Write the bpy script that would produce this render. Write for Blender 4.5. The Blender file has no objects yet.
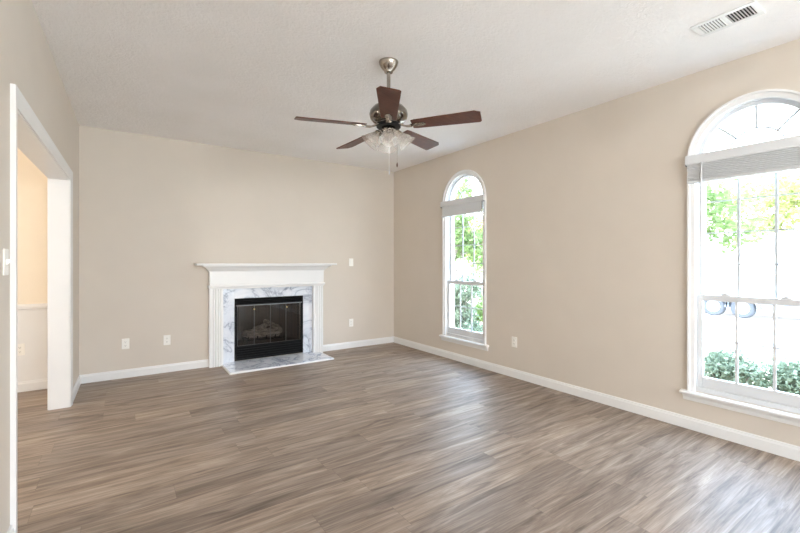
import bpy, bmesh, math, random
from mathutils import Vector, Matrix
random.seed(7)
S = bpy.context.scene
C = S.collection
PI = math.pi
R = math.radians

# ------------------------------------------------------------------ camera, sky, sun, exposure
cam_d = bpy.data.cameras.new('camera')
cam = bpy.data.objects.new('camera', cam_d); C.objects.link(cam)
cam.location = (0.364, 0.0, 1.29)
cam.rotation_euler = (R(90), 0, R(-34.4))
cam_d.sensor_fit = 'HORIZONTAL'; cam_d.sensor_width = 36.0
cam_d.lens = 408 / 800 * 36
cam_d.shift_y = -4.5 / 800
cam_d.clip_start = 0.02
S.camera = cam

S.view_settings.view_transform = 'Standard'
S.view_settings.look = 'None'
S.view_settings.gamma = 1.0
S.view_settings.use_curve_mapping = False
S.view_settings.exposure = 1.78
S.cycles.use_denoising = True
S.cycles.max_bounces = 14
S.cycles.diffuse_bounces = 10
S.cycles.transparent_max_bounces = 16
S.cycles.sample_clamp_indirect = 6.0

SKY = 2.8
W = bpy.data.worlds.new('sky'); S.world = W; W.use_nodes = True
wt = W.node_tree; wt.nodes.clear()
wo = wt.nodes.new('ShaderNodeOutputWorld'); bg = wt.nodes.new('ShaderNodeBackground')
tc = wt.nodes.new('ShaderNodeTexCoord'); sx = wt.nodes.new('ShaderNodeSeparateXYZ')
rp = wt.nodes.new('ShaderNodeValToRGB')
wt.links.new(tc.outputs['Generated'], sx.inputs[0]); wt.links.new(sx.outputs['Z'], rp.inputs[0])
rp.color_ramp.elements[0].position = 0.0; rp.color_ramp.elements[0].color = (0.98, 0.97, 0.96, 1)
rp.color_ramp.elements[1].position = 0.75; rp.color_ramp.elements[1].color = (1.35, 1.85, 2.6, 1)
mid = rp.color_ramp.elements.new(0.3); mid.color = (1.0, 1.14, 1.36, 1)
wt.links.new(rp.outputs[0], bg.inputs['Color']); bg.inputs['Strength'].default_value = SKY
wt.links.new(bg.outputs[0], wo.inputs[0])

sun_d = bpy.data.lights.new('sun', 'SUN'); sun_d.energy = 2.0; sun_d.angle = R(0.6); sun_d.color = (1.0, 0.95, 0.88)
sun = bpy.data.objects.new('sun', sun_d); C.objects.link(sun)
sun.rotation_euler = Vector((0.62, -0.25, -0.74)).to_track_quat('-Z', 'Y').to_euler()
sun.location = (-8, 4, 14)

def portal(name, loc, d, w, h):
    l = bpy.data.lights.new(name, 'AREA'); l.shape = 'RECTANGLE'; l.size = w; l.size_y = h
    l.cycles.is_portal = True
    o = bpy.data.objects.new(name, l); C.objects.link(o); o.location = loc
    o.rotation_euler = Vector(d).to_track_quat('-Z', 'Z' if abs(d[2]) < .5 else 'Y').to_euler()
portal('sky_portal', (4.2, 0.94, 1.36), (-1, 0, 0), 0.75, 2.12)
portal('sky_portal', (4.2, 3.87, 1.36), (-1, 0, 0), 0.75, 2.12)
portal('sky_portal', (2.1, -3.65, 1.2), (0, 1, 0), 3.6, 2.4)

# ------------------------------------------------------------------ materials
def lin(c):
    c = c / 255.0
    return c / 12.92 if c <= 0.04045 else ((c + 0.055) / 1.055) ** 2.4
def rgb(r, g, b): return (lin(r), lin(g), lin(b), 1)

class NT:
    def __init__(s, name):
        s.m = bpy.data.materials.new(name); s.m.use_nodes = True
        s.t = s.m.node_tree; s.n = s.t.nodes
        s.p = s.n['Principled BSDF']; s.out = s.n['Material Output']
    def new(s, typ, **kw):
        n = s.n.new('ShaderNode' + typ)
        for k, v in kw.items(): setattr(n, k, v)
        return n
    def link(s, a, b): s.t.links.new(a, b)
    def math(s, op, a, b=None):
        n = s.new('Math', operation=op)
        for i, v in enumerate((a, b)):
            if v is None: continue
            if isinstance(v, (int, float)): n.inputs[i].default_value = v
            else: s.link(v, n.inputs[i])
        return n.outputs[0]
    def ramp(s, fac, stops):
        n = s.new('ValToRGB'); e = n.color_ramp.elements
        while len(e) < len(stops): e.new(0.5)
        for el, (p, c) in zip(e, stops): el.position = p; el.color = c
        s.link(fac, n.inputs[0]); return n.outputs[0]
    def coords(s, scale=(1, 1, 1)):
        t = s.new('TexCoord'); mp = s.new('Mapping'); mp.inputs['Scale'].default_value = scale
        s.link(t.outputs['Object'], mp.inputs[0]); return mp.outputs[0]
    def noise(s, vec, scale=5, detail=4, rough=0.5, dist=0.0):
        n = s.new('TexNoise'); n.inputs['Scale'].default_value = scale; n.inputs['Detail'].default_value = detail
        n.inputs['Roughness'].default_value = rough; n.inputs['Distortion'].default_value = dist
        if vec is not None: s.link(vec, n.inputs['Vector'])
        return n.outputs['Fac']
    def bump(s, h, strength=0.2, dist=0.01):
        n = s.new('Bump'); n.inputs['Strength'].default_value = strength; n.inputs['Distance'].default_value = dist
        s.link(h, n.inputs['Height']); s.link(n.outputs[0], s.p.inputs['Normal'])
    def mixc(s, fac, a, b, blend='MIX'):
        n = s.new('Mix', data_type='RGBA', blend_type=blend)
        for sock, v in ((n.inputs[0], fac), (n.inputs[6], a), (n.inputs[7], b)):
            if isinstance(v, (int, float, tuple)): sock.default_value = v
            else: s.link(v, sock)
        return n.outputs[2]

def paint(name, col, rough=0.6, bump=0.05, scale=120, var=0.03):
    m = NT(name); v = m.coords()
    f = m.noise(v, 3, 3)
    dark = tuple(c * (1 - var) for c in col[:3]) + (1,)
    m.link(m.ramp(f, [(0.3, dark), (0.7, col)]), m.p.inputs['Base Color'])
    m.p.inputs['Roughness'].default_value = rough
    if bump: m.bump(m.noise(v, scale, 3), bump, 0.002)
    return m.m

def metal(name, col, rough=0.25, brushed=True):
    m = NT(name); v = m.coords((1, 1, 12))
    f = m.noise(v, 60, 3)
    m.link(m.ramp(f, [(0.3, tuple(c * .85 for c in col[:3]) + (1,)), (0.7, col)]), m.p.inputs['Base Color'])
    m.p.inputs['Metallic'].default_value = 1.0
    m.p.inputs['Roughness'].default_value = rough
    if brushed: m.bump(f, 0.04, 0.001)
    return m.m

M = {}
M['wall'] = paint('greige_wall_paint', rgb(209.5, 200.3, 188.5), 0.55, 0.05, 160)
M['cream'] = paint('cream_wall_paint', rgb(238, 227, 208), 0.6, 0.05, 160)
M['trim'] = paint('white_trim_paint', rgb(230, 230, 229), 0.32, 0.0)
M['grille'] = paint('pale_grey_grille', rgb(196, 204, 208), 0.4, 0.0)
M['vinyl'] = paint('white_vinyl', rgb(212, 214, 216), 0.35, 0.0)
M['plastic'] = paint('white_plastic', rgb(240, 238, 232), 0.3, 0.0)
M['slot'] = paint('dark_slot', rgb(60, 58, 55), 0.5, 0.0)
M['nickel'] = metal('brushed_nickel', rgb(176, 168, 158), 0.22)
M['chrome'] = metal('polished_pewter', rgb(138, 131, 124), 0.12, False)
M['brass'] = metal('aged_brass', rgb(212, 190, 140), 0.25)
M['siding'] = paint('exterior_siding', rgb(210, 205, 195), 0.7, 0.05)

def ceiling_mat():
    m = NT('textured_white_ceiling'); v = m.coords()
    m.link(m.ramp(m.noise(v, 2, 3), [(0.3, rgb(239, 237, 235)), (0.7, rgb(244, 242, 241))]), m.p.inputs['Base Color'])
    m.p.inputs['Roughness'].default_value = 0.85
    a = m.noise(v, 60, 5, 0.65); b = m.noise(v, 22, 3)
    m.bump(m.math('ADD', a, m.math('MULTIPLY', b, 0.6)), 0.5, 0.015)
    return m.m
M['ceiling'] = ceiling_mat()

def floor_mat():
    m = NT('wood_plank_floor')
    t = m.new('TexCoord'); s = m.new('SeparateXYZ'); m.link(t.outputs['Object'], s.inputs[0])
    X, Y = s.outputs['X'], s.outputs['Y']
    pw, pl = 0.18, 1.22
    ry = m.math('DIVIDE', Y, pw); row = m.math('FLOOR', ry)
    wn = m.new('TexWhiteNoise', noise_dimensions='1D'); m.link(row, wn.inputs['W'])
    xo = m.math('ADD', m.math('DIVIDE', X, pl), m.math('MULTIPLY', wn.outputs['Value'], 7.3))
    col = m.math('FLOOR', xo)
    cv = m.new('CombineXYZ'); m.link(row, cv.inputs[0]); m.link(col, cv.inputs[1])
    wn2 = m.new('TexWhiteNoise', noise_dimensions='2D'); m.link(cv.outputs[0], wn2.inputs['Vector'])
    pid = wn2.outputs['Value']
    off = m.math('MULTIPLY', pid, 37.0)
    gv = m.new('CombineXYZ')
    m.link(m.math('ADD', m.math('MULTIPLY', X, 1.6), off), gv.inputs[0]); m.link(m.math('MULTIPLY', Y, 16), gv.inputs[1]); m.link(off, gv.inputs[2])
    grain = m.noise(gv.outputs[0], 1.0, 6, 0.62, 1.2)
    fv = m.new('CombineXYZ')
    m.link(m.math('ADD', m.math('MULTIPLY', X, 4), off), fv.inputs[0]); m.link(m.math('MULTIPLY', Y, 130), fv.inputs[1]); m.link(off, fv.inputs[2])
    fine = m.noise(fv.outputs[0], 1.0, 4, 0.6)
    base = m.ramp(grain, [(0.26, rgb(104, 90, 80)), (0.41, rgb(148, 132, 119)), (0.55, rgb(174, 158, 144)), (0.74, rgb(206, 191, 177))])
    tone = m.ramp(pid, [(0.0, rgb(216, 213, 211)), (0.5, rgb(234, 231, 228)), (1.0, rgb(250, 246, 240))])
    c = m.mixc(1.0, base, tone, 'MULTIPLY')
    c = m.mixc(0.5, c, m.ramp(fine, [(0.3, rgb(150, 140, 132)), (0.65, (1, 1, 1, 1))]), 'MULTIPLY')
    # seams
    fy = m.math('FRACT', ry); fx = m.math('FRACT', xo)
    sy = m.math('LESS_THAN', m.math('MINIMUM', fy, m.math('SUBTRACT', 1.0, fy)), 0.008)
    sxx = m.math('LESS_THAN', m.math('MINIMUM', fx, m.math('SUBTRACT', 1.0, fx)), 0.0013)
    seam = m.math('MAXIMUM', sy, sxx)
    c = m.mixc(m.math('MULTIPLY', seam, 0.30), c, rgb(70, 58, 50))
    m.link(c, m.p.inputs['Base Color'])
    m.link(m.ramp(grain, [(0.3, (0.48,) * 3 + (1,)), (0.7, (0.40,) * 3 + (1,))]), m.p.inputs['Roughness'])
    m.bump(m.math('SUBTRACT', m.math('MULTIPLY', fine, 0.5), seam), 0.10, 0.002)
    return m.m
M['floor'] = floor_mat()

def marble_mat():
    m = NT('white_veined_marble'); v = m.coords((1, 1, 1))
    n1 = m.noise(v, 2.2, 6, 0.58, 1.2)
    vein = m.math('ABSOLUTE', m.math('SUBTRACT', n1, 0.5))
    n2 = m.noise(v, 5, 6, 0.6, 1.2)
    vein2 = m.math('ABSOLUTE', m.math('SUBTRACT', n2, 0.52))
    a = m.ramp(vein, [(0.0, rgb(152, 160, 176)), (0.012, rgb(198, 204, 214)), (0.04, rgb(216, 221, 229)), (0.14, rgb(229, 232, 237))])
    b = m.ramp(vein2, [(0.0, rgb(196, 201, 210)), (0.02, (1, 1, 1, 1))])
    msk = m.ramp(m.noise(v, 3, 2), [(0.42, (0, 0, 0, 1)), (0.62, (1, 1, 1, 1))])
    c = m.mixc(msk, a, m.mixc(1.0, a, b, 'MULTIPLY'))
    m.link(c, m.p.inputs['Base Color']); m.p.inputs['Roughness'].default_value = 0.12
    return m.m
M['marble'] = marble_mat()

def wood_mat(name, c0, c1, axis_scale, rough=0.35):
    m = NT(name); v = m.coords(axis_scale)
    g = m.noise(v, 3, 6, 0.6, 0.8)
    m.link(m.ramp(g, [(0.3, c0), (0.7, c1)]), m.p.inputs['Base Color'])
    m.p.inputs['Roughness'].default_value = rough
    return m.m
M['blade'] = wood_mat('dark_cherry_blade', rgb(78, 46, 36), rgb(104, 64, 50), (2, 18, 18), 0.4)
M['bronze'] = metal('dark_bronze_trim', rgb(92, 88, 84), 0.3)
M['blade'].node_tree.nodes['Principled BSDF'].inputs['Specular IOR Level'].default_value = 0.2
M['black'] = paint('black_painted_steel', rgb(14, 14, 15), 0.4, 0.0)
M['black'].node_tree.nodes['Principled BSDF'].inputs['Specular IOR Level'].default_value = 0.12
M['gap_shade'] = paint('vent_shade_black', rgb(10, 10, 10), 0.6, 0.0)
def brick_mat():
    m = NT('firebrick'); v = m.coords((1, 1, 1))
    b = m.new('TexBrick'); m.link(v, b.inputs['Vector'])
    b.inputs['Color1'].default_value = rgb(112, 96, 84); b.inputs['Color2'].default_value = rgb(92, 80, 72)
    b.inputs['Mortar'].default_value = rgb(70, 64, 60); b.inputs['Scale'].default_value = 5
    m.link(b.outputs['Color'], m.p.inputs['Base Color']); m.p.inputs['Roughness'].default_value = 0.9
    return m.m
M['brick'] = brick_mat()
def log_mat():
    m = NT('ceramic_gas_log'); v = m.coords((3, 12, 12))
    m.link(m.ramp(m.noise(v, 2.5, 6, 0.65), [(0.3, rgb(96, 84, 76)), (0.55, rgb(190, 180, 170)), (0.75, rgb(226, 220, 212))]), m.p.inputs['Base Color'])
    m.p.inputs['Roughness'].default_value = 0.9
    m.bump(m.noise(v, 3, 5), 0.6, 0.02)
    return m.m
M['log'] = log_mat()

def glass_mat(name, tint, refl, rough=0.0):
    m = NT(name); m.n.remove(m.p)
    tr = m.new('BsdfTransparent'); tr.inputs[0].default_value = tint
    gl = m.new('BsdfGlossy'); gl.inputs['Roughness'].default_value = rough
    lw = m.new('LayerWeight'); lw.inputs[0].default_value = 0.5
    f = m.math('ADD', m.math('MULTIPLY', m.math('POWER', lw.outputs['Facing'], 5.0), 0.8), refl)
    v = m.noise(m.coords(), 2, 1)   # faint waviness of the pane
    mx = m.new('MixShader'); m.link(m.math('MINIMUM', m.math('MULTIPLY', f, m.math('ADD', 0.98, m.math('MULTIPLY', v, 0.04))), 1.0), mx.inputs[0])
    m.link(tr.outputs[0], mx.inputs[1]); m.link(gl.outputs[0], mx.inputs[2]); m.link(mx.outputs[0], m.out.inputs[0])
    return m.m
M['pane'] = glass_mat('window_glass', (0.97, 0.985, 0.98, 1), 0.04)
M['fireglass'] = glass_mat('smoked_fireplace_glass', (0.62, 0.60, 0.58, 1), 0.035, 0.02)

def shade_mat():
    m = NT('frosted_shade_glass'); m.n.remove(m.p)
    v = m.noise(m.coords((1, 1, 1)), 30, 2)
    tl = m.new('BsdfTranslucent'); m.link(m.ramp(v, [(0.3, rgb(244, 240, 234)), (0.7, rgb(250, 247, 242))]), tl.inputs[0])
    df = m.new('BsdfDiffuse'); df.inputs[0].default_value = rgb(245, 241, 236)
    tr = m.new('BsdfTransparent'); tr.inputs[0].default_value = (0.96, 0.95, 0.94, 1)
    gl = m.new('BsdfGlossy'); gl.inputs['Roughness'].default_value = 0.25
    a = m.new('MixShader'); a.inputs[0].default_value = 0.4; m.link(tl.outputs[0], a.inputs[1]); m.link(df.outputs[0], a.inputs[2])
    b = m.new('MixShader'); b.inputs[0].default_value = 0.74; m.link(a.outputs[0], b.inputs[1]); m.link(tr.outputs[0], b.inputs[2])
    c = m.new('MixShader'); c.inputs[0].default_value = 0.06; m.link(b.outputs[0], c.inputs[1]); m.link(gl.outputs[0], c.inputs[2])
    m.link(c.outputs[0], m.out.inputs[0])
    return m.m
M['shade'] = shade_mat()
def glow_mat(name, col, strength):
    m = NT(name); m.p.inputs['Base Color'].default_value = rgb(250, 246, 238)
    m.p.inputs['Emission Color'].default_value = col; m.p.inputs['Emission Strength'].default_value = strength
    v = m.noise(m.coords(), 20, 1); m.link(m.ramp(v, [(0, rgb(244, 240, 232)), (1, rgb(252, 248, 240))]), m.p.inputs['Base Color'])
    return m.m
M['bulb'] = glow_mat('fill_lamp_bulb', (1.0, 0.86, 0.68, 1), 0.02)
M['fill_globe'] = glow_mat('fill_globe_glow', (1.0, 0.97, 0.93, 1), 38.0)

def leaf_mat(name, c0, c1, trans=0.45):
    m = NT(name); m.n.remove(m.p)
    g = m.noise(m.coords(), 5.5, 3)
    col = m.ramp(g, [(0.3, c0), (0.7, c1)])
    d = m.new('BsdfDiffuse'); t = m.new('BsdfTranslucent'); mx = m.new('MixShader'); mx.inputs[0].default_value = trans
    m.link(col, d.inputs[0]); m.link(col, t.inputs[0]); m.link(d.outputs[0], mx.inputs[1]); m.link(t.outputs[0], mx.inputs[2])
    m.link(mx.outputs[0], m.out.inputs[0]); return m.m
M['leaf_bright'] = leaf_mat('bright_green_leaf', rgb(96, 118, 70), rgb(138, 156, 104))
M['leaf_blue'] = leaf_mat('blue_green_leaf', rgb(92, 104, 84), rgb(146, 156, 134))
M['leaf_yellow'] = leaf_mat('yellow_green_leaf', rgb(124, 136, 76), rgb(168, 168, 112))
M['leaf_autumn'] = leaf_mat('autumn_leaf', rgb(150, 112, 76), rgb(172, 150, 100))
M['bark'] = wood_mat('tree_bark', rgb(120, 108, 98), rgb(160, 148, 136), (8, 8, 1.5), 0.9)
def ground_mat():
    m = NT('dry_lawn_ground'); v = m.coords()
    f = m.noise(v, 0.35, 4); g = m.noise(v, 14, 4)
    c = m.ramp(f, [(0.35, rgb(196, 180, 160)), (0.65, rgb(206, 196, 178))])
    c = m.mixc(0.4, c, m.ramp(g, [(0.3, rgb(170, 160, 130)), (0.7, (1, 1, 1, 1))]), 'MULTIPLY')
    m.link(c, m.p.inputs['Base Color']); m.p.inputs['Roughness'].default_value = 0.95
    return m.m
M['ground'] = ground_mat()
M['concrete'] = paint('pale_concrete', rgb(214, 208, 202), 0.9, 0.2, 60, 0.08)
M['rv'] = paint('white_trailer_skin', rgb(240, 240, 240), 0.4, 0.0)
M['tyre'] = paint('tyre_rubber', rgb(70, 72, 76), 0.8, 0.1, 60)
M['greymetal'] = paint('grey_painted_steel', rgb(112, 117, 122), 0.5, 0.0)

# ------------------------------------------------------------------ mesh helpers
WLOC = {}
class MB:
    def __init__(s): s.bm = bmesh.new()
    def box(s, x0, x1, y0, y1, z0, z1):
        v = [s.bm.verts.new((x, y, z)) for x in (x0, x1) for y in (y0, y1) for z in (z0, z1)]
        for f in ((0, 1, 3, 2), (4, 6, 7, 5), (0, 4, 5, 1), (2, 3, 7, 6), (0, 2, 6, 4), (1, 5, 7, 3)):
            s.bm.faces.new([v[i] for i in f])
        return s
    def prism(s, poly, d):           # poly: list of 3D points, extruded by vector d
        d = Vector(d); a = [s.bm.verts.new(Vector(p)) for p in poly]; b = [s.bm.verts.new(Vector(p) + d) for p in poly]
        n = len(a); s.bm.faces.new(a); s.bm.faces.new(b[::-1])
        for i in range(n): s.bm.faces.new((a[i], b[i], b[(i + 1) % n], a[(i + 1) % n]))
        return s
    def rings(s, rings, closed=False, cap=True):
        vs = [[s.bm.verts.new(Vector(p)) for p in r] for r in rings]
        n = len(vs[0]); m = len(vs)
        for i in range(m if closed else m - 1):
            a, b = vs[i], vs[(i + 1) % m]
            for j in range(n): s.bm.faces.new((a[j], a[(j + 1) % n], b[(j + 1) % n], b[j]))
        if cap and not closed: s.bm.faces.new(vs[0][::-1]); s.bm.faces.new(vs[-1])
        return s
    def lathe(s, prof, base=(0, 0, 0), axis=(0, 0, 1), n=32, cap=False):   # prof: (r, h)
        q = Vector((0, 0, 1)).rotation_difference(Vector(axis).normalized()); base = Vector(base)
        rs = []
        for r, h in prof:
            rs.append([base + q @ Vector((max(r, 1e-4) * math.cos(2 * PI * k / n), max(r, 1e-4) * math.sin(2 * PI * k / n), h)) for k in range(n)])
        return s.rings(rs, cap=cap)
    def tube(s, pts, r, n=10):
        pts = [Vector(p) for p in pts]; rs = []
        for i, p in enumerate(pts):
            t = (pts[min(i + 1, len(pts) - 1)] - pts[max(i - 1, 0)]).normalized()
            u = t.orthogonal().normalized() if i == 0 else (u - t * u.dot(t)).normalized()
            w = t.cross(u); rr = r[i] if isinstance(r, (list, tuple)) else r
            rs.append([p + (u * math.cos(2 * PI * k / n) + w * math.sin(2 * PI * k / n)) * rr for k in range(n)])
        return s.rings(rs)
    def ball(s, c, r, sub=2, sc=(1, 1, 1)):
        g = bmesh.ops.create_icosphere(s.bm, subdivisions=sub, radius=r)
        for v in g['verts']: v.co = Vector(c) + Vector((v.co.x * sc[0], v.co.y * sc[1], v.co.z * sc[2]))
        return s
    def xform(s, mat):
        bmesh.ops.transform(s.bm, matrix=mat, verts=s.bm.verts[:]); return s
    def build(s, name, mat, parent=None, loc=None, bevel=0.0, smooth=False, normals=True):
        if normals: bmesh.ops.recalc_face_normals(s.bm, faces=s.bm.faces[:])
        pl = WLOC.get(parent.name, Vector()) if parent else Vector()
        if loc is None: wl = pl.copy()
        else: wl = Vector(loc)
        bmesh.ops.translate(s.bm, vec=-wl, verts=s.bm.verts[:])
        me = bpy.data.meshes.new(name); s.bm.to_mesh(me); s.bm.free()
        o = bpy.data.objects.new(name, me); C.objects.link(o)
        for mm in (mat if isinstance(mat, list) else [mat]): me.materials.append(mm)
        if parent: o.parent = parent
        o.location = wl - pl; WLOC[o.name] = wl
        if smooth:
            for p in me.polygons: p.use_smooth = True
            me.set_sharp_from_angle(angle=R(40))
        if bevel:
            b = o.modifiers.new('edge', 'BEVEL'); b.width = bevel; b.segments = 2; b.limit_method = 'ANGLE'
        return o
def tag(o, label, cat, group=None, kind=None):
    if label: o['label'] = label
    if cat: o['category'] = cat
    if group: o['group'] = group
    if kind: o['kind'] = kind
    return o
def empty(name, loc):
    o = bpy.data.objects.new(name, None); C.objects.link(o); o.location = loc; o.empty_display_size = 0.1
    WLOC[o.name] = Vector(loc); return o
def struct(o, label=None, cat=None):
    o['kind'] = 'structure'
    if label: o['label'] = label
    if cat: o['category'] = cat
    return o
def copy_tree(o, loc=None, parent=None):
    c = o.copy(); C.objects.link(c)
    if parent: c.parent = parent
    if loc is not None: c.location = loc
    for ch in list(o.children): copy_tree(ch, None, c)
    return c

# ------------------------------------------------------------------ room shell
XL, XR, YB, YR, H = 0.0, 4.0, 5.485, -3.4, 2.74
XD = -3.4                       # far side of the adjoining room
LT = 0.128                       # left wall thickness
WT = 0.16
DO0, DO1, DOH = 2.62, 4.65, 2.015   # cased opening in the left wall
WY = {1: 0.955, 2: 3.862}             # window centres on the right wall
RH, SILL, ZC = 0.350, 0.30, 2.076   # reveal half width, sill height, springing line

struct(MB().box(XD - .2, XR + WT, YR - .2, YB + .65, -0.15, 0).build('floor', M['floor']), 'grey brown wood plank floor running across the room', 'floor')
struct(MB().box(XD - .2, XR + WT, YR - .2, YB + .65, H, H + 0.2).build('ceiling', M['ceiling']), 'white textured ceiling over the empty living room', 'ceiling')

FX0, FX1, FZ0, FZ1 = 1.556, 2.462, 0.03, 0.825   # firebox opening
w = MB()
w.box(XL - LT, FX0, YB, YB + .12, 0, H); w.box(FX1, XR, YB, YB + .12, 0, H); w.box(FX0, FX1, YB, YB + .12, FZ1, H); w.box(FX0, FX1, YB, YB + .12, 0, FZ0)
struct(w.build('wall_back', M['wall']), 'greige wall behind the fireplace', 'wall')
w = MB()
w.box(XL - LT, XL, YR, DO0 - .02, 0, H); w.box(XL - LT, XL, DO1 + .02, YB, 0, H); w.box(XL - LT, XL, DO0 - .02, DO1 + .02, DOH + .02, H)
struct(w.build('wall_left', M['wall']), 'greige wall with the wide white cased opening', 'wall')
def wall_right():
    w = MB(); y = YR - .2
    for yc in sorted(WY.values()):
        w.box(XR, XR + WT, y, yc - RH, 0, H)
        w.box(XR, XR + WT, yc - RH, yc + RH, 0, SILL)
        N = 32
        for k in range(N):
            a0, a1 = PI - PI * k / N, PI - PI * (k + 1) / N
            p0 = (yc + RH * math.cos(a0), ZC + RH * math.sin(a0)); p1 = (yc + RH * math.cos(a1), ZC + RH * math.sin(a1))
            w.prism([(XR, p0[0], p0[1]), (XR, p1[0], p1[1]), (XR, p1[0], H), (XR, p0[0], H)], (WT, 0, 0))
        y = yc + RH
    w.box(XR, XR + WT, y, YB + .12, 0, H)
    return w.build('wall_right', M['wall'])
struct(wall_right(), 'greige wall holding the two arched windows', 'wall')
PX0, PX1, PH = 0.3, 3.9, 2.4
w = MB()
w.box(XD - .2, PX0, YR - .2, YR, 0, H); w.box(PX1, XR, YR - .2, YR, 0, H); w.box(PX0, PX1, YR - .2, YR, PH, H)
struct(w.build('wall_rear', M['wall']), 'greige wall behind the viewer with an added glazed patio door', 'wall')
struct(MB().box(XD, XL - LT, YB, YB + .12, 0, H).build('wall_dining_back', M['cream']), 'cream wall above white wainscot in the adjoining room', 'wall')
struct(MB().box(XD - .2, XD, YR, YB + .12, 0, H).build('wall_dining_left', M['cream']), 'cream far side wall of the adjoining room', 'wall')
# cream skin on the far side of the shared wall
w = MB()
xs = XL - LT
w.box(xs - .006, xs, YR, DO0 - .02, 0, H); w.box(xs - .006, xs, DO1 + .02, YB, 0, H); w.box(xs - .006, xs, DO0 - .02, DO1 + .02, DOH + .02, H)
struct(w.build('wall_dining_right', M['cream']), 'cream side of the wall shared with the adjoining room', 'wall')

# baseboards: profile swept along straight runs
BH, BT = 0.092, 0.016
def base_run(name, p, q, n, label=None, h=BH):
    p, q, n = Vector((*p, 0)), Vector((*q, 0)), Vector((*n, 0))
    prof = [(0, 0), (BT, 0), (BT, h - .022), (BT - .005, h - .012), (BT - .006, h - .004), (BT - .010, h), (0, h)]
    m = MB(); m.prism([p + n * a + Vector((0, 0, b)) for a, b in prof], q - p)
    return struct(m.build(name, M['trim']), label, 'baseboard')
base_run('baseboard_back', (XL, YB), (1.262, YB), (0, -1), 'white baseboard on the back wall left of the fireplace')
base_run('baseboard_back', (2.738, YB), (XR, YB), (0, -1), 'white baseboard on the back wall right of the fireplace')
base_run('baseboard_right', (XR, YR), (XR, YB), (-1, 0), 'white baseboard along the window wall')
base_run('baseboard_left', (XL, DO1 + .088), (XL, YB), (1, 0), 'short white baseboard between the opening and the corner')
base_run('baseboard_left', (XL, YR), (XL, DO0 - .088), (1, 0), 'white baseboard at the near left edge')
base_run('baseboard_dining', (XD, YB - .012), (XL - LT - .006, YB - .012), (0, -1), 'white baseboard in the adjoining room', 0.10)

# wainscot of the adjoining room
struct(MB().box(XD, xs - .006, YB - .012, YB, 0, 0.83).build('trim_1', M['trim']), 'white wainscot panel in the adjoining room', 'trim')
m = MB(); m.prism([(XD, YB - a, b) for a, b in [(0, .80), (.018, .80), (.020, .815), (.030, .822), (.032, .850), (.022, .866), (0, .868)]], (xs - .006 - XD, 0, 0))
struct(m.build('trim_2', M['trim']), 'white chair rail above the wainscot', 'trim')

# cased opening (door_1)
d1 = struct(empty('door_1', (XL - LT / 2, (DO0 + DO1) / 2, 0)), 'wide white cased opening to the adjoining room', 'doorway')
m = MB()
m.box(xs - .008, XL + .002, DO0 - .02, DO0, 0, DOH); m.box(xs - .008, XL + .002, DO1, DO1 + .02, 0, DOH)
m.box(xs - .008, XL + .002, DO0 - .02, DO1 + .02, DOH, DOH + .02)
m.build('jamb', M['trim'], d1)
def casing_run(side):
    x0 = XL if side > 0 else xs - .006
    prof = [(0.006, 0), (0.006, .011), (.03, .015), (.062, .020), (.088, .020), (.088, 0)]   # u away from the opening, t off the wall
    corners = [((DO0, 0), (-1, 0)), ((DO0, DOH), (-1, 1)), ((DO1, DOH), (1, 1)), ((DO1, 0), (1, 0))]
    rs = [[(x0 + side * t, c[0] + d[0] * u, c[1] + d[1] * u) for u, t in prof] for c, d in corners]
    return MB().rings(rs)
casing_run(1).build('casing', M['trim'], d1)
casing_run(-1).build('casing', M['trim'], d1)

# unseen rear patio door (behind the viewer), added to let daylight in
d2 = struct(empty('added_door_2', ((PX0 + PX1) / 2, YR - .1, 0)), 'wide glazed sliding patio door added unseen behind the viewer for daylight', 'door')
m = MB()
m.box(PX0, PX0 + .05, YR - .16, YR - .04, 0, PH); m.box(PX1 - .05, PX1, YR - .16, YR - .04, 0, PH); m.box(PX0 + .05, PX1 - .05, YR - .16, YR - .04, PH - .05, PH); m.box(PX0 + .05, PX1 - .05, YR - .16, YR - .04, 0, .05)
m.build('door_frame', M['vinyl'], d2)
pm = (PX0 + PX1) / 2
for a, b, yy in ((PX0 + .05, pm + .04, YR - .10), (pm - .04, PX1 - .05, YR - .14)):
    m = MB(); m.box(a, a + .07, yy, yy + .035, .05, PH - .05); m.box(b - .07, b, yy, yy + .035, .05, PH - .05); m.box(a + .07, b - .07, yy, yy + .035, .05, .14); m.box(a + .07, b - .07, yy, yy + .035, PH - .12, PH - .05)
    p = m.build('sliding_panel', M['vinyl'], d2)
    MB().box(a + .07, b - .07, yy + .014, yy + .020, .14, PH - .12).build('glass', M['pane'], p)

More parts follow.
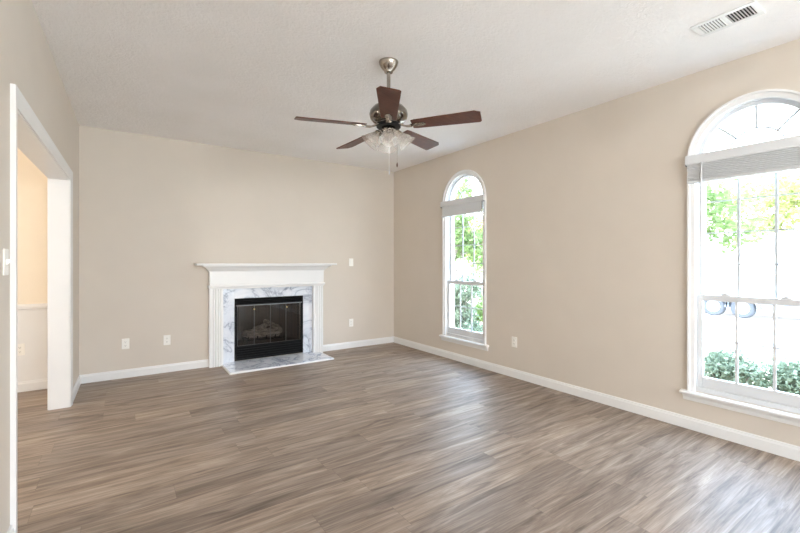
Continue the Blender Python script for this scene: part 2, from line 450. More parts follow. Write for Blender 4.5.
# ------------------------------------------------------------------ arched windows
def arch_path(yc, half, zb, n=28):
    pts = [(yc + half, zb)] + [(yc + half * math.cos(PI * k / n), ZC + half * math.sin(PI * k / n)) for k in range(n + 1)] + [(yc - half, zb)]
    nor = [(1, 0)] + [(math.cos(PI * k / n), math.sin(PI * k / n)) for k in range(n + 1)] + [(-1, 0)]
    return pts, nor
def arch_sweep(yc, half, zb, prof, x0, sgn=-1, n=28):
    pts, nor = arch_path(yc, half, zb, n)
    return MB().rings([[(x0 + sgn * t, p[0] + d[0] * u, p[1] + d[1] * u) for u, t in prof] for p, d in zip(pts, nor)])
def window(idx, yc, label):
    o = struct(empty('window_%d' % idx, (XR, yc, SILL)), label, 'window')
    # casing on the room side
    prof = [(-.007, 0), (-.007, .010), (.006, .014), (.026, .016), (.028, .024), (.042, .026), (.044, 0)]
    arch_sweep(yc, RH, SILL - .005, prof, XR).build('casing', M['trim'], o, smooth=True)
    # stool and apron
    m = MB()
    m.prism([(XR + .03, yc - .438, .272), (XR - .040, yc - .438, .272), (XR - .046, yc - .438, .279), (XR - .046, yc - .438, .289), (XR - .040, yc - .438, .296), (XR + .03, yc - .438, .296)], (0, .876, 0))
    m.build('stool', M['trim'], o)
    m = MB()
    for y0, y1, dx in ((yc - .425, yc + .425, 0),):
        m.prism([(XR, y0, .222), (XR - .010, y0, .222), (XR - .014, y0, .234), (XR - .018, y0, .252), (XR - .028, y0, .262), (XR - .030, y0, .272), (XR, y0, .272)], (0, y1 - y0, 0))
    m.build('apron', M['trim'], o)
    # vinyl frame: liner all round, mullion at the springing line, sill
    fh = RH - .006
    prof = [(-.0, -.020), (.006, -.020), (.006, -.125), (0, -.125)]
    f = arch_sweep(yc, fh, SILL, prof, XR)
    f.box(XR + .02, XR + .125, yc - fh, yc + fh, ZC - .025, ZC + .025)
    f.box(XR + .015, XR + .125, yc - fh, yc + fh, SILL, SILL + .034)
    # inner ring of the arch
    f2 = [[(XR + t, yc + r * math.cos(PI * k / 28), ZC + r * math.sin(PI * k / 28)) for r, t in ((fh, .045), (fh, .10), (fh - .028, .10), (fh - .028, .045))] for k in range(29)]
    f.rings(f2)
    f.build('window_frame', M['vinyl'], o, smooth=True)
    ag = fh - .028
    # fanlight glass and grille
    g = MB(); g.prism([(XR + .070, yc + ag * math.cos(PI * k / 28), ZC + .02 + max(ag * math.sin(PI * k / 28) - .02, 0)) for k in range(29)], (.006, 0, 0))
    g.build('arch_pane', M['pane'], o)
    m = MB(); hr = .16
    m.rings([[(XR + t, yc + r * math.cos(a), ZC + r * math.sin(a)) for r, t in ((hr - .006, .064), (hr + .006, .064), (hr + .006, .069), (hr - .006, .069))] for a in [PI * (0.04 + .92 * k / 24) for k in range(25)]])
    for a in (45, 90, 135):
        d = Vector((0, math.cos(R(a)), math.sin(R(a)))); n = Vector((0, -d.z, d.y)) * .008; c = Vector((XR + .064, yc, ZC))
        m.prism([c + d * (hr + .004) + n, c + d * ag + n, c + d * ag - n, c + d * (hr + .004) - n], (.005, 0, 0))
    m.build('arch_grille', M['grille'], o)
    # sashes
    gh = .311
    def sash(name, x0, x1, z0, z1, zb, zt, rows):
        s = MB()
        s.box(x0, x1, yc - fh, yc - gh, z0, z1); s.box(x0, x1, yc + gh, yc + fh, z0, z1)
        s.box(x0, x1, yc - gh, yc + gh, z0, zb); s.box(x0, x1, yc - gh, yc + gh, zt, z1)
        so = s.build(name, M['vinyl'], o, bevel=.003)
        xm = (x0 + x1) / 2
        MB().box(xm - .003, xm + .003, yc - gh, yc + gh, zb, zt).build('pane', M['pane'], so)
        g = MB(); wv = .0085; wh = .005
        for k in (1, 2):
            yy = yc - gh + 2 * gh * k / 3; g.box(xm - .011, xm - .0035, yy - wv, yy + wv, zb, zt)
        for k in range(1, rows):
            zz = zb + (zt - zb) * k / rows
            for j in range(3):
                a = yc - gh + 2 * gh * j / 3 + (wv if j else 0); b = yc - gh + 2 * gh * (j + 1) / 3 - (wv if j < 2 else 0)
                g.box(xm - .010, xm - .004, a, b, zz - wh, zz + wh)
        g.build('grille', M['grille'] if rows == 4 else M['vinyl'], so)
        return so
    lo = sash('lower_sash', XR + .03, XR + .062, SILL + .034, 1.041, .413, .997, 2)
    sash('upper_sash', XR + .072, XR + .104, .995, ZC - .025, 1.035, 1.985, 4)
    for dy in (-.165, .165):
        m = MB(); m.box(XR + .034, XR + .058, yc + dy - .028, yc + dy + .028, 1.041, 1.048)
        m.lathe([(.0, .022), (.012, .022), (.014, .018), (.014, 0)], (XR + .046, yc + dy, 1.043), n=16)
        m.box(XR + .026, XR + .046, yc + dy - .006, yc + dy + .034, 1.049, 1.057)
        m.build('sash_lock', M['vinyl'], lo)
    return o
window(1, WY[1], 'near arched double hung window with white grilles at the right')
window(2, WY[2], 'far arched double hung window near the corner')

# blinds, raised
def blind(yc, label, kind):
    x = XR - .027
    o = tag(empty('window_blind', (x, yc, 2.10)), label, 'blind', 'raised window blinds')
    hw = .394
    m = MB()
    m.prism([(x, yc - hw, 2.03), (x - .026, yc - hw, 2.03), (x - .030, yc - hw, 2.042), (x - .030, yc - hw, 2.094), (x - .027, yc - hw, 2.103), (x, yc - hw, 2.103)], (0, 2 * hw, 0))
    m.build('valance', M['vinyl'], o)
    zt, zb = 2.03, 1.912 if kind == 'closed' else 1.905
    s = MB()
    if kind == 'open':
        n = 10                                    # gathered slats: noses with dark grooves between, backing strip added to block light
        s.box(x - .012, x - .001, yc - hw + .012, yc + hw - .012, zb, zt)
        for k in range(n):
            z = zb + (zt - zb) * k / n; p = (zt - zb) / n; dd = random.uniform(-.003, .001)
            s.prism([(x - .0125, yc - hw + .012, z + p * .10), (x - .027 + dd, yc - hw + .012, z), (x - .029 + dd, yc - hw + .012, z + p * .25), (x - .027 + dd, yc - hw + .012, z + p * .52), (x - .0125, yc - hw + .012, z + p * .72)], (0, 2 * hw - .024, 0))
    else:
        n = 7
        for k in range(n):
            z = zt - (zt - zb) * k / n; z1 = z - (zt - zb) / n
            s.prism([(x - .012, yc - hw + .035, z), (x - .016, yc - hw + .035, z), (x - .021, yc - hw + .035, z1 - .002), (x - .017, yc - hw + .035, z1 - .002)], (0, 2 * hw - .060, 0))
    s.build('slats', M['vinyl'], o)
    MB().box(x - .028, x - .002, yc - hw + .012, yc + hw - .012, zb - .018, zb).build('bottom_rail', M['vinyl'], o, bevel=.003)
    for sy in (-1, 1):
        a = yc + sy * (hw - .004)
        MB().box(x - .028, x, min(a, a + sy * .003), max(a, a + sy * .003), 2.022, 2.10).build('bracket', M['greymetal'], o)
    if kind == 'open':
        m = MB(); yy = yc + .286
        m.tube([(x - .036, yy, 2.03), (x - .037, yy, 1.8), (x - .036, yy + .004, 1.42)], .0045, 8); m.ball((x - .036, yy + .004, 1.415), .007)
        m.tube([(x - .036, yy, 2.03), (x - .028, yy, 2.034)], .003, 6)
        m.build('tilt_wand', M['vinyl'], o, smooth=True)
    else:
        m = MB(); yy = yc - hw + .02
        m.tube([(x - .024, yy, 2.028), (x - .024, yy, 1.93)], .006, 8)
        m.build('lift_cord', M['greymetal'], o, smooth=True)
    return o
blind(WY[1], 'white blind with a hanging wand, raised over the near right window', 'open')
blind(WY[2], 'small flat white blind raised over the far window near the corner', 'closed')

# ------------------------------------------------------------------ fireplace
FC = 1.998
fp = tag(empty('fireplace_mantel', (FC, YB - .05, 0)), 'white painted wooden mantel with fluted pilasters framing the fireplace', 'mantel')
MW = .742     # half width over the pilasters
PT = .08
m = MB(); m.box(FC - .90, FC + .90, YB - .205, YB, 1.247, 1.272)
m.build('shelf', M['trim'], fp, bevel=.006)
# cove (crown) under the shelf: profile swept round three sides
def three_sides(prof, hw0, yd0):
    rs = []
    for sgn_x, at_wall in ((-1, True), (-1, False), (1, False), (1, True)):
        rs.append([(FC + sgn_x * (hw0 + t), YB if at_wall else YB - yd0 - t, z) for t, z in prof])
    return MB().rings(rs)
three_sides([(0, 1.165), (.006, 1.165), (.008, 1.178), (.016, 1.186), (.030, 1.200), (.050, 1.220), (.074, 1.234), (.084, 1.238), (.084, 1.247), (0, 1.247)], MW, .10).build('cove_moulding', M['trim'], fp)
MB().box(FC - MW, FC + MW, YB - .10, YB, .955, 1.247).build('frieze', M['trim'], fp)
three_sides([(0, .966), (.008, .966), (.010, .976), (.016, .982), (.016, .994), (.008, 1.004), (0, 1.006)], MW, .10).build('neck_moulding', M['trim'], fp)
for sx_ in (-1, 1):
    x0, x1 = (FC - MW, FC - .585) if sx_ < 0 else (FC + .598, FC + MW)
    # fluted face: grooves cut into the front outline
    pts = [(x0, YB), (x0, YB - PT)]
    wd = x1 - x0; nf = 4; mg = .020; fw = (wd - 2 * mg) / nf
    for k in range(nf):
        a = x0 + mg + k * fw
        pts += [(a + fw * .15, YB - PT), (a + fw * .32, YB - PT + .009), (a + fw * .68, YB - PT + .009), (a + fw * .85, YB - PT)]
    pts += [(x1, YB - PT), (x1, YB)]
    m = MB(); m.prism([(a, b, .0) for a, b in pts], (0, 0, .955))
    m.build('pilaster', M['trim'], fp)
# marble surround
m = MB()
MX = .597
yb_ = YB - .0015; m.box(FC - MX, FX0, YB - .03, yb_, .0215, .9545); m.box(FX1, FC + MX, YB - .03, yb_, .0215, .9545); m.box(FX0, FX1, YB - .03, yb_, FZ1, .9545)
o = m.build('marble_surround', M['marble'], None, loc=(FC, YB - .015, .02), bevel=.002)
tag(o, 'white grey-veined marble facing around the black firebox', 'fireplace surround')
# hearth
hx0, hx1, hy0 = 1.392, 2.695, 4.945
hr_ = tag(MB().box(hx0 + .012, hx1 - .012, hy0 + .012, YB - .081, 0, .021).build('hearth_slab', M['marble'], None, loc=(FC, 5.2, 0)), 'low white marble hearth slab lying on the plank floor', 'hearth')
m = MB(); m.box(hx0, hx1, hy0, hy0 + .012, 0, .018); m.box(hx0, hx0 + .012, hy0 + .012, YB - .081, 0, .018); m.box(hx1 - .012, hx1, hy0 + .012, YB - .081, 0, .018)
e = m.build('edge_strip', M['trim'], hr_, bevel=.003); e['label'] = 'cream edging strip'
m = MB(); m.box(FC - .597, FC + .597, YB - .081, YB - .0005, 0, .021); m.build('back_strip', M['marble'], hr_)

# firebox insert
fi = tag(empty('firebox_insert', (FC, YB, FZ0)), 'black steel firebox with folding glass doors inside the marble', 'fireplace')
fy = YB - .036
m = MB(); m.box(FX0 + .002, FX1 - .002, fy, fy + .03, .735, FZ1 - .002); m.box(FX0 + .002, FX0 + .032, fy, fy + .03, .215, .735); m.box(FX1 - .032, FX1 - .002, fy, fy + .03, .215, .735); m.box(FX0 + .002, FX1 - .002, fy, fy + .03, FZ0 + .002, .215)
m.build('face_frame', M['black'], fi, bevel=.002)
m = MB()
for z in (.752, .772, .792): m.prism([(FX0 + .03, fy - .004, z), (FX0 + .03, fy - .010, z + .003), (FX0 + .03, fy - .001, z + .014), (FX0 + .03, fy, z + .012)], (FX1 - FX0 - .06, 0, 0))
m.build('louver', M['black'], fi)
m = MB()
for z in (.055, .085, .115, .145, .175): m.prism([(FX0 + .03, fy - .004, z), (FX0 + .03, fy - .010, z + .003), (FX0 + .03, fy - .001, z + .018), (FX0 + .03, fy, z + .016)], (FX1 - FX0 - .06, 0, 0))
m.build('louver', M['black'], fi)
MB().box(FX0 + .02, FX1 - .02, fy - .012, fy, .728, .738).build('door_track', M['greymetal'], fi)
gx0, gx1 = FX0 + .034, FX1 - .034; gw = (gx1 - gx0) / 4
for k in range(4):
    a, b = gx0 + k * gw, gx0 + (k + 1) * gw; t = .0028
    m = MB(); m.box(a, a + t, fy - .004, fy + .012, .217, .727); m.box(b - t, b, fy - .004, fy + .012, .217, .727); m.box(a + t, b - t, fy, fy + .012, .217, .221); m.box(a + t, b - t, fy, fy + .012, .723, .727)
    d = m.build('glass_door', M['bronze'], fi)
    MB().box(a + t, b - t, fy + .004, fy + .008, .221, .723).build('glass', M['fireglass'], d)
    if k in (0, 3):
        xx = b - .006 if k == 0 else a + .006
        kn = MB().lathe([(.004, 0), (.004, .012), (.011, .015), (.012, .022), (.008, .027), (.0, .028)], (xx, fy - .004, .68), (0, -1, 0), 16).build('knob', M['brass'], d, smooth=True)
m = MB(); bx0, bx1, by1 = FX0 + .03, FX1 - .03, YB + .48
m.box(FX0 - .02, FX1 + .02, by1, by1 + .03, FZ0, .90); m.prism([(FX0 - .02, YB + .121, FZ0), (FX0 + .002, YB + .121, FZ0), (FX0 + .15, by1, FZ0), (FX0 - .02, by1, FZ0)], (0, 0, .87)); m.prism([(FX1 + .02, YB + .121, FZ0), (FX1 - .002, YB + .121, FZ0), (FX1 - .15, by1, FZ0), (FX1 + .02, by1, FZ0)], (0, 0, .87))
m.box(FX0 - .02, FX1 + .02, YB + .121, by1, .87, .90)
m.build('fire_brick_lining', M['brick'], fi)
MB().box(FX0 + .003, FX1 - .003, YB, by1, FZ0 + .001, .20).build('firebox_floor', M['brick'], fi)
# grate and logs
gt = tag(empty('fire_grate', (FC, YB + .22, .20)), 'black iron grate holding the gas logs behind the glass doors', 'grate')
for k in range(5):
    x = FC - .24 + .12 * k
    MB().tube([(x, YB + .10, .30), (x, YB + .11, .255), (x, YB + .36, .255)], .008, 8).build('grate_bar', M['black'], gt, smooth=True)
for yy in (YB + .13, YB + .33):
    m = MB(); m.tube([(FC - .27, yy, .243), (FC + .27, yy, .243)], .006, 8)
    for x in (FC - .25, FC + .25): m.tube([(x, yy, .243), (x, yy, .2005)], .006, 8)
    m.build('grate_frame', M['black'], gt, smooth=True)
def log(p, q, r, label, seed):
    rnd = random.Random(seed); p, q = Vector(p), Vector(q); N = 14
    pts = [p.lerp(q, k / N) + Vector((0, rnd.uniform(-.006, .006), rnd.uniform(-.004, .004))) for k in range(N + 1)]
    rr = [r * (1 + rnd.uniform(-.12, .12)) for _ in range(N + 1)]; rr[0] *= .8; rr[-1] *= .8
    o = MB().tube(pts, rr, 14).build('fire_log', M['log'], None, loc=p.lerp(q, .5), smooth=True)
    tag(o, label, 'log', 'gas logs in the fireplace')
log((FC - .27, YB + .31, .312), (FC + .27, YB + .32, .316), .048, 'long pale ash-grey log at the back of the fire grate', 1)
log((FC - .24, YB + .17, .304), (FC + .20, YB + .18, .300), .038, 'pale log lying along the front of the fire grate', 2)
log((FC - .16, YB + .16, .372), (FC + .06, YB + .33, .405), .034, 'short log slanting across the two others on the left', 3)
log((FC + .20, YB + .17, .366), (FC + .02, YB + .31, .470), .032, 'topmost log leaning on the pile to the right', 4)

# ------------------------------------------------------------------ ceiling fan
FXc, FYc = 1.966, 2.486
fan = tag(empty('ceiling_fan', (FXc, FYc, H)), 'brushed nickel ceiling fan with five dark wood blades and a light kit', 'fan')
c0 = (FXc, FYc, 0)
DZ = .026
MB().lathe([(.070, H), (.071, H - .006), (.069, H - .014), (.062, H - .030), (.046, H - .054), (.034, H - .066), (.030, H - .078), (.016, H - .080)], c0).build('canopy', M['nickel'], fan, smooth=True)
MB().lathe([(.0135, H - .075), (.0135, 2.42)], c0, n=16).build('downrod', M['nickel'], fan, smooth=True)
MB().lathe([(.018, 2.432), (.034, 2.428), (.040, 2.405), (.075, 2.398), (.112, 2.383), (.134, 2.356), (.140, 2.330), (.132, 2.300), (.110, 2.276), (.085, 2.268), (.085, 2.258), (.05, 2.255)], (FXc, FYc, DZ), n=48).build('motor_housing', M['chrome'], fan, smooth=True)
MB().lathe([(.088, 2.262), (.088, 2.240), (.05, 2.239)], (FXc, FYc, DZ), n=40).build('flywheel', M['black'], fan, smooth=True)
MB().lathe([(.046, 2.242), (.050, 2.236), (.050, 2.205), (.046, 2.198), (.058, 2.192), (.058, 2.172), (.040, 2.158), (.020, 2.150), (.010, 2.140), (.0, 2.138)], (FXc, FYc, DZ), n=32).build('switch_housing', M['nickel'], fan, smooth=True)
ZB = 2.265
# blade and its iron, modelled along +x, then turned
def blade_parts(ang):
    T = Matrix.Translation((FXc, FYc, ZB)) @ Matrix.Rotation(R(1.3), 4, Vector((-.565, -.825, 0))) @ Matrix.Rotation(ang, 4, 'Z')
    P = Matrix.Rotation(R(-12), 4, 'X')
    out = [(.175, -.050), (.20, -.056), (.62, -.073), (.66, -.050), (.66, .062), (.648, .073), (.20, .056), (.175, .050)]
    b = MB().prism([(x, y, 0.0) for x, y in out], (0, 0, .007)).xform(T @ P).build('blade', M['blade'], fan, bevel=.0015)
    b.data.materials[0] = M['blade']
    m = MB()
    N = 20
    ring = []
    for k in range(N):    # rounded plate under the blade
        a = 2 * PI * k / N; ring.append((.215 + .062 * math.cos(a), .024 * math.sin(a) * (1 + .25 * math.cos(a)), -.006))
    m.prism(ring, (0, 0, .0055))
    for xx in (.185, .222, .255): m.lathe([(.006, 0), (.006, -.003), (0, -.005)], (xx, 0, -.006), n=10)
    m.xform(P)
    m.rings([[(x, y0 * wd, z), (x, y0 * -wd, z), (x, y0 * -wd, z + .006), (x, y0 * wd, z + .006)] for x, y0, wd, z in [(.078, 1, .026, .012), (.105, 1, .020, .002), (.135, 1, .018, -.010), (.170, 1, .020, -.010)]])
    m.xform(T)
    m.build('blade_iron', M['nickel'], b, smooth=True)
for k in range(5): blade_parts(R(237.2 + 72 * k))
# light kit: four arms with bell shades
for k in range(4):
    ang = R(237.2 + 6 + 90 * k); dx, dy = math.cos(ang), math.sin(ang)
    def at(r, z): return (FXc + dx * r, FYc + dy * r, z)
    arm = MB().tube([at(.045, 2.214), at(.056, 2.240), at(.066, 2.238), at(.071, 2.226)], .008, 10)
    ax = Vector((dx * .66, dy * .66, -.75)); base = Vector(at(.070, 2.228))
    arm.lathe([(.010, -.006), (.022, 0), (.026, .010), (.026, .026), (.022, .028)], base, ax, 20)
    a = arm.build('lamp_arm', M['nickel'], fan, smooth=True)
    MB().lathe([(.024, .016), (.029, .027), (.038, .043), (.047, .064), (.057, .086), (.070, .104), (.073, .107), (.0705, .106), (.055, .086), (.045, .065), (.036, .044), (.027, .028), (.022, .017)], base, ax, 32).build('lamp_shade', M['shade'], a, smooth=True)
    MB().lathe([(.010, .022), (.012, .032), (.021, .046), (.025, .060), (.022, .074), (.012, .082), (0, .084)], base, ax, 20).build('bulb', M['shade'], a, smooth=True)
def chain(px, py, z1, mat, fob):
    c = MB().tube([(px, py, 2.19), (px, py, z1)], .0014, 6).build('pull_chain', mat, fan)
    MB().lathe([(.001, 0), (.0045, -.006), (.005, -.022), (.003, -.032), (0, -.034)], (px, py, z1), n=12).build('fob', fob, c, smooth=True)
rx, ry_ = math.cos(R(-34.4)), math.sin(R(-34.4))
chain(FXc + .062 * rx, FYc + .062 * ry_, 2.01, M['nickel'], M['blade'])
chain(FXc + .006 * rx - .05 * .565, FYc + .006 * ry_ - .05 * .825, 1.945, M['vinyl'], M['vinyl'])

# ------------------------------------------------------------------ ceiling vent
VX0, VX1, VY0, VY1 = 3.26, 3.452, 0.752, 1.066
cv = tag(empty('ceiling_vent', ((VX0 + VX1) / 2, (VY0 + VY1) / 2, H)), 'white two-bank louvered air vent in the ceiling', 'vent')
m = MB(); ix0, ix1, iy0, iy1 = VX0 + .032, VX1 - .032, VY0 + .030, VY1 - .030; vm = (iy0 + iy1) / 2
def tp(x0, x1, y0, y1): m.box(x0, x1, y0, y1, H - .007, H - .0005)
tp(VX0, ix0, VY0, VY1); tp(ix1, VX1, VY0, VY1); tp(ix0, ix1, VY0, iy0); tp(ix0, ix1, iy1, VY1); tp(ix0, ix1, vm - .010, vm + .010)
m.build('vent_frame', M['trim'], cv, bevel=.003)
MB().box(ix0, ix1, iy0, iy1, H - .0015, H - .0006).build('vent_shade_sheet', M['gap_shade'], cv)  # flat black sheet painted as the shade inside the duct
for a, b, sg in ((iy0, vm - .010, -1), (vm + .010, iy1, 1)):
    for k in range(8):
        y = a + (b - a) * (k + .5) / 8
        m = MB(); lo_ = -.004 if sg < 0 else -.0005
        m.prism([(ix0, y - sg * .006, H - .002), (ix0, y - sg * .006 + .001, H - .002), (ix0, y + lo_ + .001, H - .009), (ix0, y + lo_, H - .009)], (ix1 - ix0, 0, 0))
        m.build('vent_blade', M['trim'], cv)

# ------------------------------------------------------------------ outlets and switches
def plate(name, base, nrm, label, cat, group, kind):
    # modelled facing +x' = normal; u = horizontal along the wall
    n = Vector(nrm); u = Vector((-n.y, n.x, 0)); B = Vector(base)
    Mx = Matrix(((u.x, n.x, 0, B.x), (u.y, n.y, 0, B.y), (0, 0, 1, B.z), (0, 0, 0, 1)))
    o = tag(empty(name, base), label, cat, group)
    MB().box(-.036, .036, 0, .006, -.058, .058).xform(Mx).build('face_plate', M['plastic'], o, bevel=.002)
    if kind == 'outlet':
        for dz in (-.020, .020):
            s = MB().lathe([(.0165, .0), (.0165, .008), (.0, .0081)], (0, 0, dz), (0, 1, 0), 20).xform(Mx).build('socket', M['plastic'], o)
            q = MB(); q.box(-.0075, -.0050, .0079, .0085, dz - .002, dz + .007); q.box(.0050, .0075, .0079, .0085, dz - .001, dz + .007); q.lathe([(.0026, .0079), (.0026, .0085), (0, .00851)], (0, 0, dz - .008), (0, 1, 0), 8)
            q.xform(Mx).build('slot', M['slot'], s)
    elif kind == 'toggle':
        MB().prism([(-.005, .006, -.012), (-.005, .010, -.010), (-.005, .024, .006), (-.005, .022, .014), (-.005, .006, .012)], (.010, 0, 0)).xform(Mx).build('toggle', M['plastic'], o)
    else:
        MB().box(-.017, .017, .006, .0095, -.033, .033).xform(Mx).build('rocker', M['plastic'], o, bevel=.001)
    return o
G = 'white wall outlets'
plate('wall_outlet', (0.409, YB, .378), (0, -1, 0), 'white outlet low on the back wall, the one nearer the left corner', 'outlet', G, 'outlet')
plate('wall_outlet', (0.812, YB, .376), (0, -1, 0), 'white outlet low on the back wall just left of the fireplace', 'outlet', G, 'outlet')
plate('wall_outlet', (3.226, YB, .375), (0, -1, 0), 'white outlet low on the back wall right of the fireplace', 'outlet', G, 'outlet')
plate('wall_outlet', (XR, 3.043, .395), (-1, 0, 0), 'white outlet low on the window wall between the two windows', 'outlet', G, 'outlet')
plate('wall_outlet', (-.46, YB - .012, .42), (0, -1, 0), 'white outlet on the wainscot seen through the cased opening', 'outlet', G, 'outlet')
plate('light_switch', (3.226, YB, 1.285), (0, -1, 0), 'white switch plate at mantel height right of the fireplace', 'switch', None, 'rocker')
plate('light_switch', (XL, 2.44, 1.29), (1, 0, 0), 'white toggle switch beside the near edge of the cased opening', 'switch', None, 'toggle')

# unseen lit pendant, added to brighten the adjoining room
px_, py_ = -1.9, 3.3
cl = tag(empty('fill_pendant', (px_, py_, H)), 'lit globe pendant added unseen as fill light in the adjoining room', 'lamp')
MB().lathe([(.06, H - .0005), (.06, H - .02), (.02, H - .03), (.004, H - .04)], (px_, py_, 0)).build('canopy', M['nickel'], cl, smooth=True)
MB().lathe([(.004, H - .03), (.004, 1.86)], (px_, py_, 0), n=10).build('cord', M['nickel'], cl, smooth=True)
MB().lathe([(.004, 1.88), (.035, 1.87), (.04, 1.83), (.03, 1.82)], (px_, py_, 0)).build('lamp_cap', M['nickel'], cl, smooth=True)
MB().ball((px_, py_, 1.70), .14, 3).build('glass_globe', M['fill_globe'], cl, smooth=True)

# uplighter floor lamps added unseen as ceiling-bounce fill, behind the viewer
def uplighter(x, y, label):
    tl_ = tag(empty('fill_floor_lamp', (x, y, 0)), label, 'lamp', 'added fill lamps behind the viewer')
    MB().lathe([(.14, 0.0), (.14, .012), (.12, .022), (.03, .03), (.012, .04)], (x, y, 0)).build('base', M['nickel'], tl_, smooth=True)
    MB().lathe([(.012, .03), (.012, 1.62)], (x, y, 0), n=16).build('pole', M['nickel'], tl_, smooth=True)
    MB().lathe([(.012, 1.60), (.05, 1.605), (.12, 1.64), (.17, 1.70), (.175, 1.705), (.165, 1.70), (.115, 1.645), (.05, 1.612), (.0, 1.611)], (x, y, 0)).build('lamp_bowl', M['nickel'], tl_, smooth=True)
    MB().ball((x, y, 1.665), .03).build('bulb', M['bulb'], tl_, smooth=True)
    ul = bpy.data.lights.new('uplighter', 'POINT'); ul.energy = 38; ul.shadow_soft_size = .05; ul.color = (.97, .985, 1.0)
    ulo = bpy.data.objects.new('uplighter', ul); C.objects.link(ulo); ulo.parent = tl_; ulo.location = (0, 0, 1.75)
uplighter(0.9, -2.6, 'lit nickel floor lamp added as fill by the left wall behind the viewer')
uplighter(2.5, -2.6, 'lit nickel floor lamp added as fill on the window side behind the viewer')

# ------------------------------------------------------------------ outdoors
GZ = -0.35
struct(MB().box(-40, 60, -40, 60, GZ - .3, GZ).build('ground', M['ground']), 'pale sunlit lawn outside the windows', 'ground')
struct(MB().box(10.5, 21, -6, 12, GZ, GZ + .02).build('driveway', M['concrete']), 'pale driveway under the trailer', 'driveway')

def leaves(m, blobs, n, size, rnd, shell=.55):
    tot = sum(b[3] ** 2 for b in blobs)
    for b in blobs:
        c = Vector(b[:3]); r = b[3]; sz = b[4] if len(b) > 4 else 1
        for _ in range(int(n * r * r / tot)):
            d = Vector((rnd.gauss(0, 1), rnd.gauss(0, 1), rnd.gauss(0, 1))).normalized()
            p = c + Vector((d.x, d.y, d.z * sz)) * r * (shell + (1 - shell) * rnd.random() ** .5) * rnd.uniform(.85, 1.08)
            a = Vector((rnd.gauss(0, 1), rnd.gauss(0, 1), rnd.gauss(0, .6))).normalized(); s_ = a.orthogonal().normalized(); s_ = (Matrix.Rotation(rnd.uniform(0, 6.28), 3, a) @ s_)
            L = size * rnd.uniform(.6, 1.3); wv = s_ * L * .32; up = a.cross(s_) * L * .12
            v = [m.bm.verts.new(q) for q in (p, p + a * L * .5 + wv + up, p + a * L, p + a * L * .5 - wv + up)]
            m.bm.faces.new((v[0], v[1], v[2])); m.bm.faces.new((v[0], v[2], v[3]))
    return m
def shrub(x, y, r, h, label, mat, n=2600, size=.06, seed=1, group=None, name='garden_shrub', deep=.25, nb=7):
    rnd = random.Random(seed)
    o = tag(empty(name, (x, y, GZ)), label, 'shrub', group)
    blobs = [(x + rnd.uniform(-.45, .45) * r, y + rnd.uniform(-.5, .5) * r, GZ + max(h - r * .62 - rnd.uniform(-.02, deep) * h, r * .3), r * rnd.uniform(.45, .62), .85) for _ in range(nb)]
    leaves(MB(), blobs, n, size, rnd, .35).build('foliage', mat, o, normals=False)
    m = MB()
    for b in blobs: m.tube([(x + rnd.uniform(-.05, .05), y + rnd.uniform(-.05, .05), GZ), ((x + b[0]) / 2, (y + b[1]) / 2, (GZ + b[2]) / 2), (b[0], b[1], b[2])], [.016, .012, .006], 6)
    m.build('stems', M['bark'], o)
    return o
def tree(x, y, h, r, label, mat, n=4200, size=.2, seed=1, name='garden_tree', trunk=.11, low=.35):
    rnd = random.Random(seed)
    o = tag(empty(name, (x, y, GZ)), label, 'tree', 'trees in the yard')
    blobs = []
    for k in range(14):
        a = rnd.uniform(0, 6.28); q = rnd.uniform(.1, .75) * r
        blobs.append((x + q * math.cos(a), y + q * math.sin(a), GZ + h * rnd.uniform(low, .95), r * rnd.uniform(.28, .5), .8))
    leaves(MB(), blobs, n, size, rnd, .2).build('foliage', mat, o, normals=False)
    m = MB(); pts = [(x + rnd.uniform(-.08, .08) * k, y + rnd.uniform(-.08, .08) * k, GZ + h * .9 * k / 5) for k in range(6)]; pts[0] = (x, y, GZ)
    m.tube(pts, [trunk * (1 - .14 * k) for k in range(6)], 10); m.build('trunk', M['bark'], o, smooth=True)
    m = MB()
    for b in blobs:
        k = rnd.randint(1, 4); m.tube([pts[k], Vector(pts[k]).lerp(Vector(b[:3]), .5) + Vector((0, 0, .1)), b[:3]], [trunk * .35, trunk * .22, trunk * .08], 6)
    m.build('branches', M['bark'], o)
    return o
# hedge below the near window
HG = 'hedge under the near window'
shrub(6.40, 1.80, .42, .66, 'small leafy shrub at the left end of the hedge seen through the near window', M['leaf_blue'], 2400, .055, 11, HG)
shrub(6.35, 1.16, .42, .68, 'dense leafy shrub in the middle of the hedge seen through the near window', M['leaf_blue'], 2600, .055, 12, HG)
shrub(6.30, .50, .44, .70, 'leafy shrub at the right edge of the hedge seen through the near window', M['leaf_blue'], 2600, .055, 13, HG)
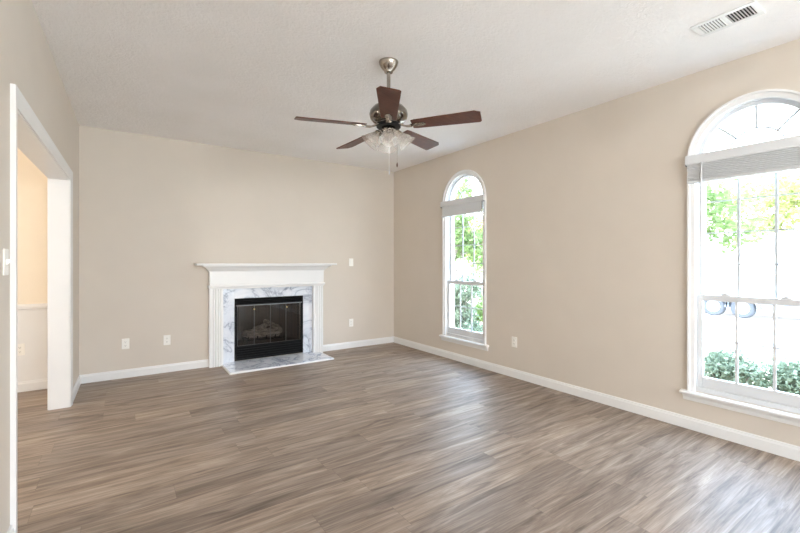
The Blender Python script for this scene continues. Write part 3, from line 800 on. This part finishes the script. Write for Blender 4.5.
# planting seen through the far window
shrub(6.0, 6.05, .62, 1.5, 'tall blue-green shrub close outside the far window', M['leaf_blue'], 9000, .075, 21, deep=.95, nb=14)
shrub(8.85, 7.95, .62, 1.35, 'bright green bush low at the right of the far window view', M['leaf_bright'], 4000, .09, 22, deep=.8, nb=10)
tree(9.6, 10.2, 4.3, 1.4, 'bright green tree seen in the middle of the far window', M['leaf_bright'], 2600, .17, 31)
tree(12.6, 11.4, 4.8, 1.5, 'yellow-green tree at the right of the far window view', M['leaf_yellow'], 2600, .18, 32)
tree(13.5, 15.6, 5.8, 2.0, 'autumn-coloured tree standing farthest back in the far window view', M['leaf_autumn'], 2200, .2, 33)
tree(9.0, 3.45, 3.0, 1.35, 'bright leafy tree at the left of the near window view', M['leaf_bright'], 3000, .12, 34, trunk=.05, low=.62)
tree(20.5, 4.6, 4.9, 1.9, 'pale green tree behind the trailer in the near window view', M['leaf_yellow'], 2000, .22, 35, low=.55)
tree(22.0, 8.6, 5.2, 2.2, 'green tree behind the rear of the trailer', M['leaf_bright'], 2400, .22, 36, low=.5)

# white trailer on the driveway
tx0, tx1, ty0, ty1 = 15.25, 17.3, -1.2, 6.4
t = tag(empty('travel_trailer', ((tx0 + tx1) / 2, 3.0, GZ + .02)), 'white trailer with two wheels parked on the driveway outside the near window', 'trailer')
MB().box(tx0, tx1, ty0, ty1, .10, 2.1).build('body', M['rv'], t, bevel=.12)
m = MB(); m.box(tx0 + .02, tx0 + .12, ty0 - 1.2, ty1 - .2, -.06, .10); m.box(tx1 - .12, tx1 - .02, ty0 - 1.2, ty1 - .2, -.02, .10)
m.build('chassis_rail', M['greymetal'], t)
for yy in (4.83, 4.13):
    wz = GZ + .02 + .29
    wh = MB().lathe([(.17, -.09), (.26, -.10), (.29, -.07), (.29, .07), (.26, .10), (.17, .09)], (tx0 - .02, yy, wz), (1, 0, 0), 28).build('wheel', M['tyre'], t, smooth=True)
    MB().lathe([(0, -.075), (.05, -.075), (.06, -.06), (.14, -.05), (.17, -.085), (.175, -.05)], (tx0 - .02, yy, wz), (1, 0, 0), 24).build('hub', M['rv'], wh, smooth=True)
    N = 14
    MB().rings([[(tx0 + a, yy + r * math.cos(q), wz + r * math.sin(q)) for a, r in ((-.17, .34), (.02, .34), (.02, .40), (-.17, .40))] for q in [PI * k / N for k in range(N + 1)]]).build('fender', M['greymetal'], t, smooth=True)

# the left wall stands about one degree off square to the back wall
TURN = Matrix.Translation((0, YB, 0)) @ Matrix.Rotation(-0.0173, 4, 'Z') @ Matrix.Translation((0, -YB, 0))
for o in list(C.objects):
    if o.parent is None and (o.name.split('.')[0] in ('wall_left', 'wall_dining_right', 'baseboard_left', 'door_1') or o.name == 'light_switch.001'):
        o.matrix_world = TURN @ Matrix.Translation(o.location)
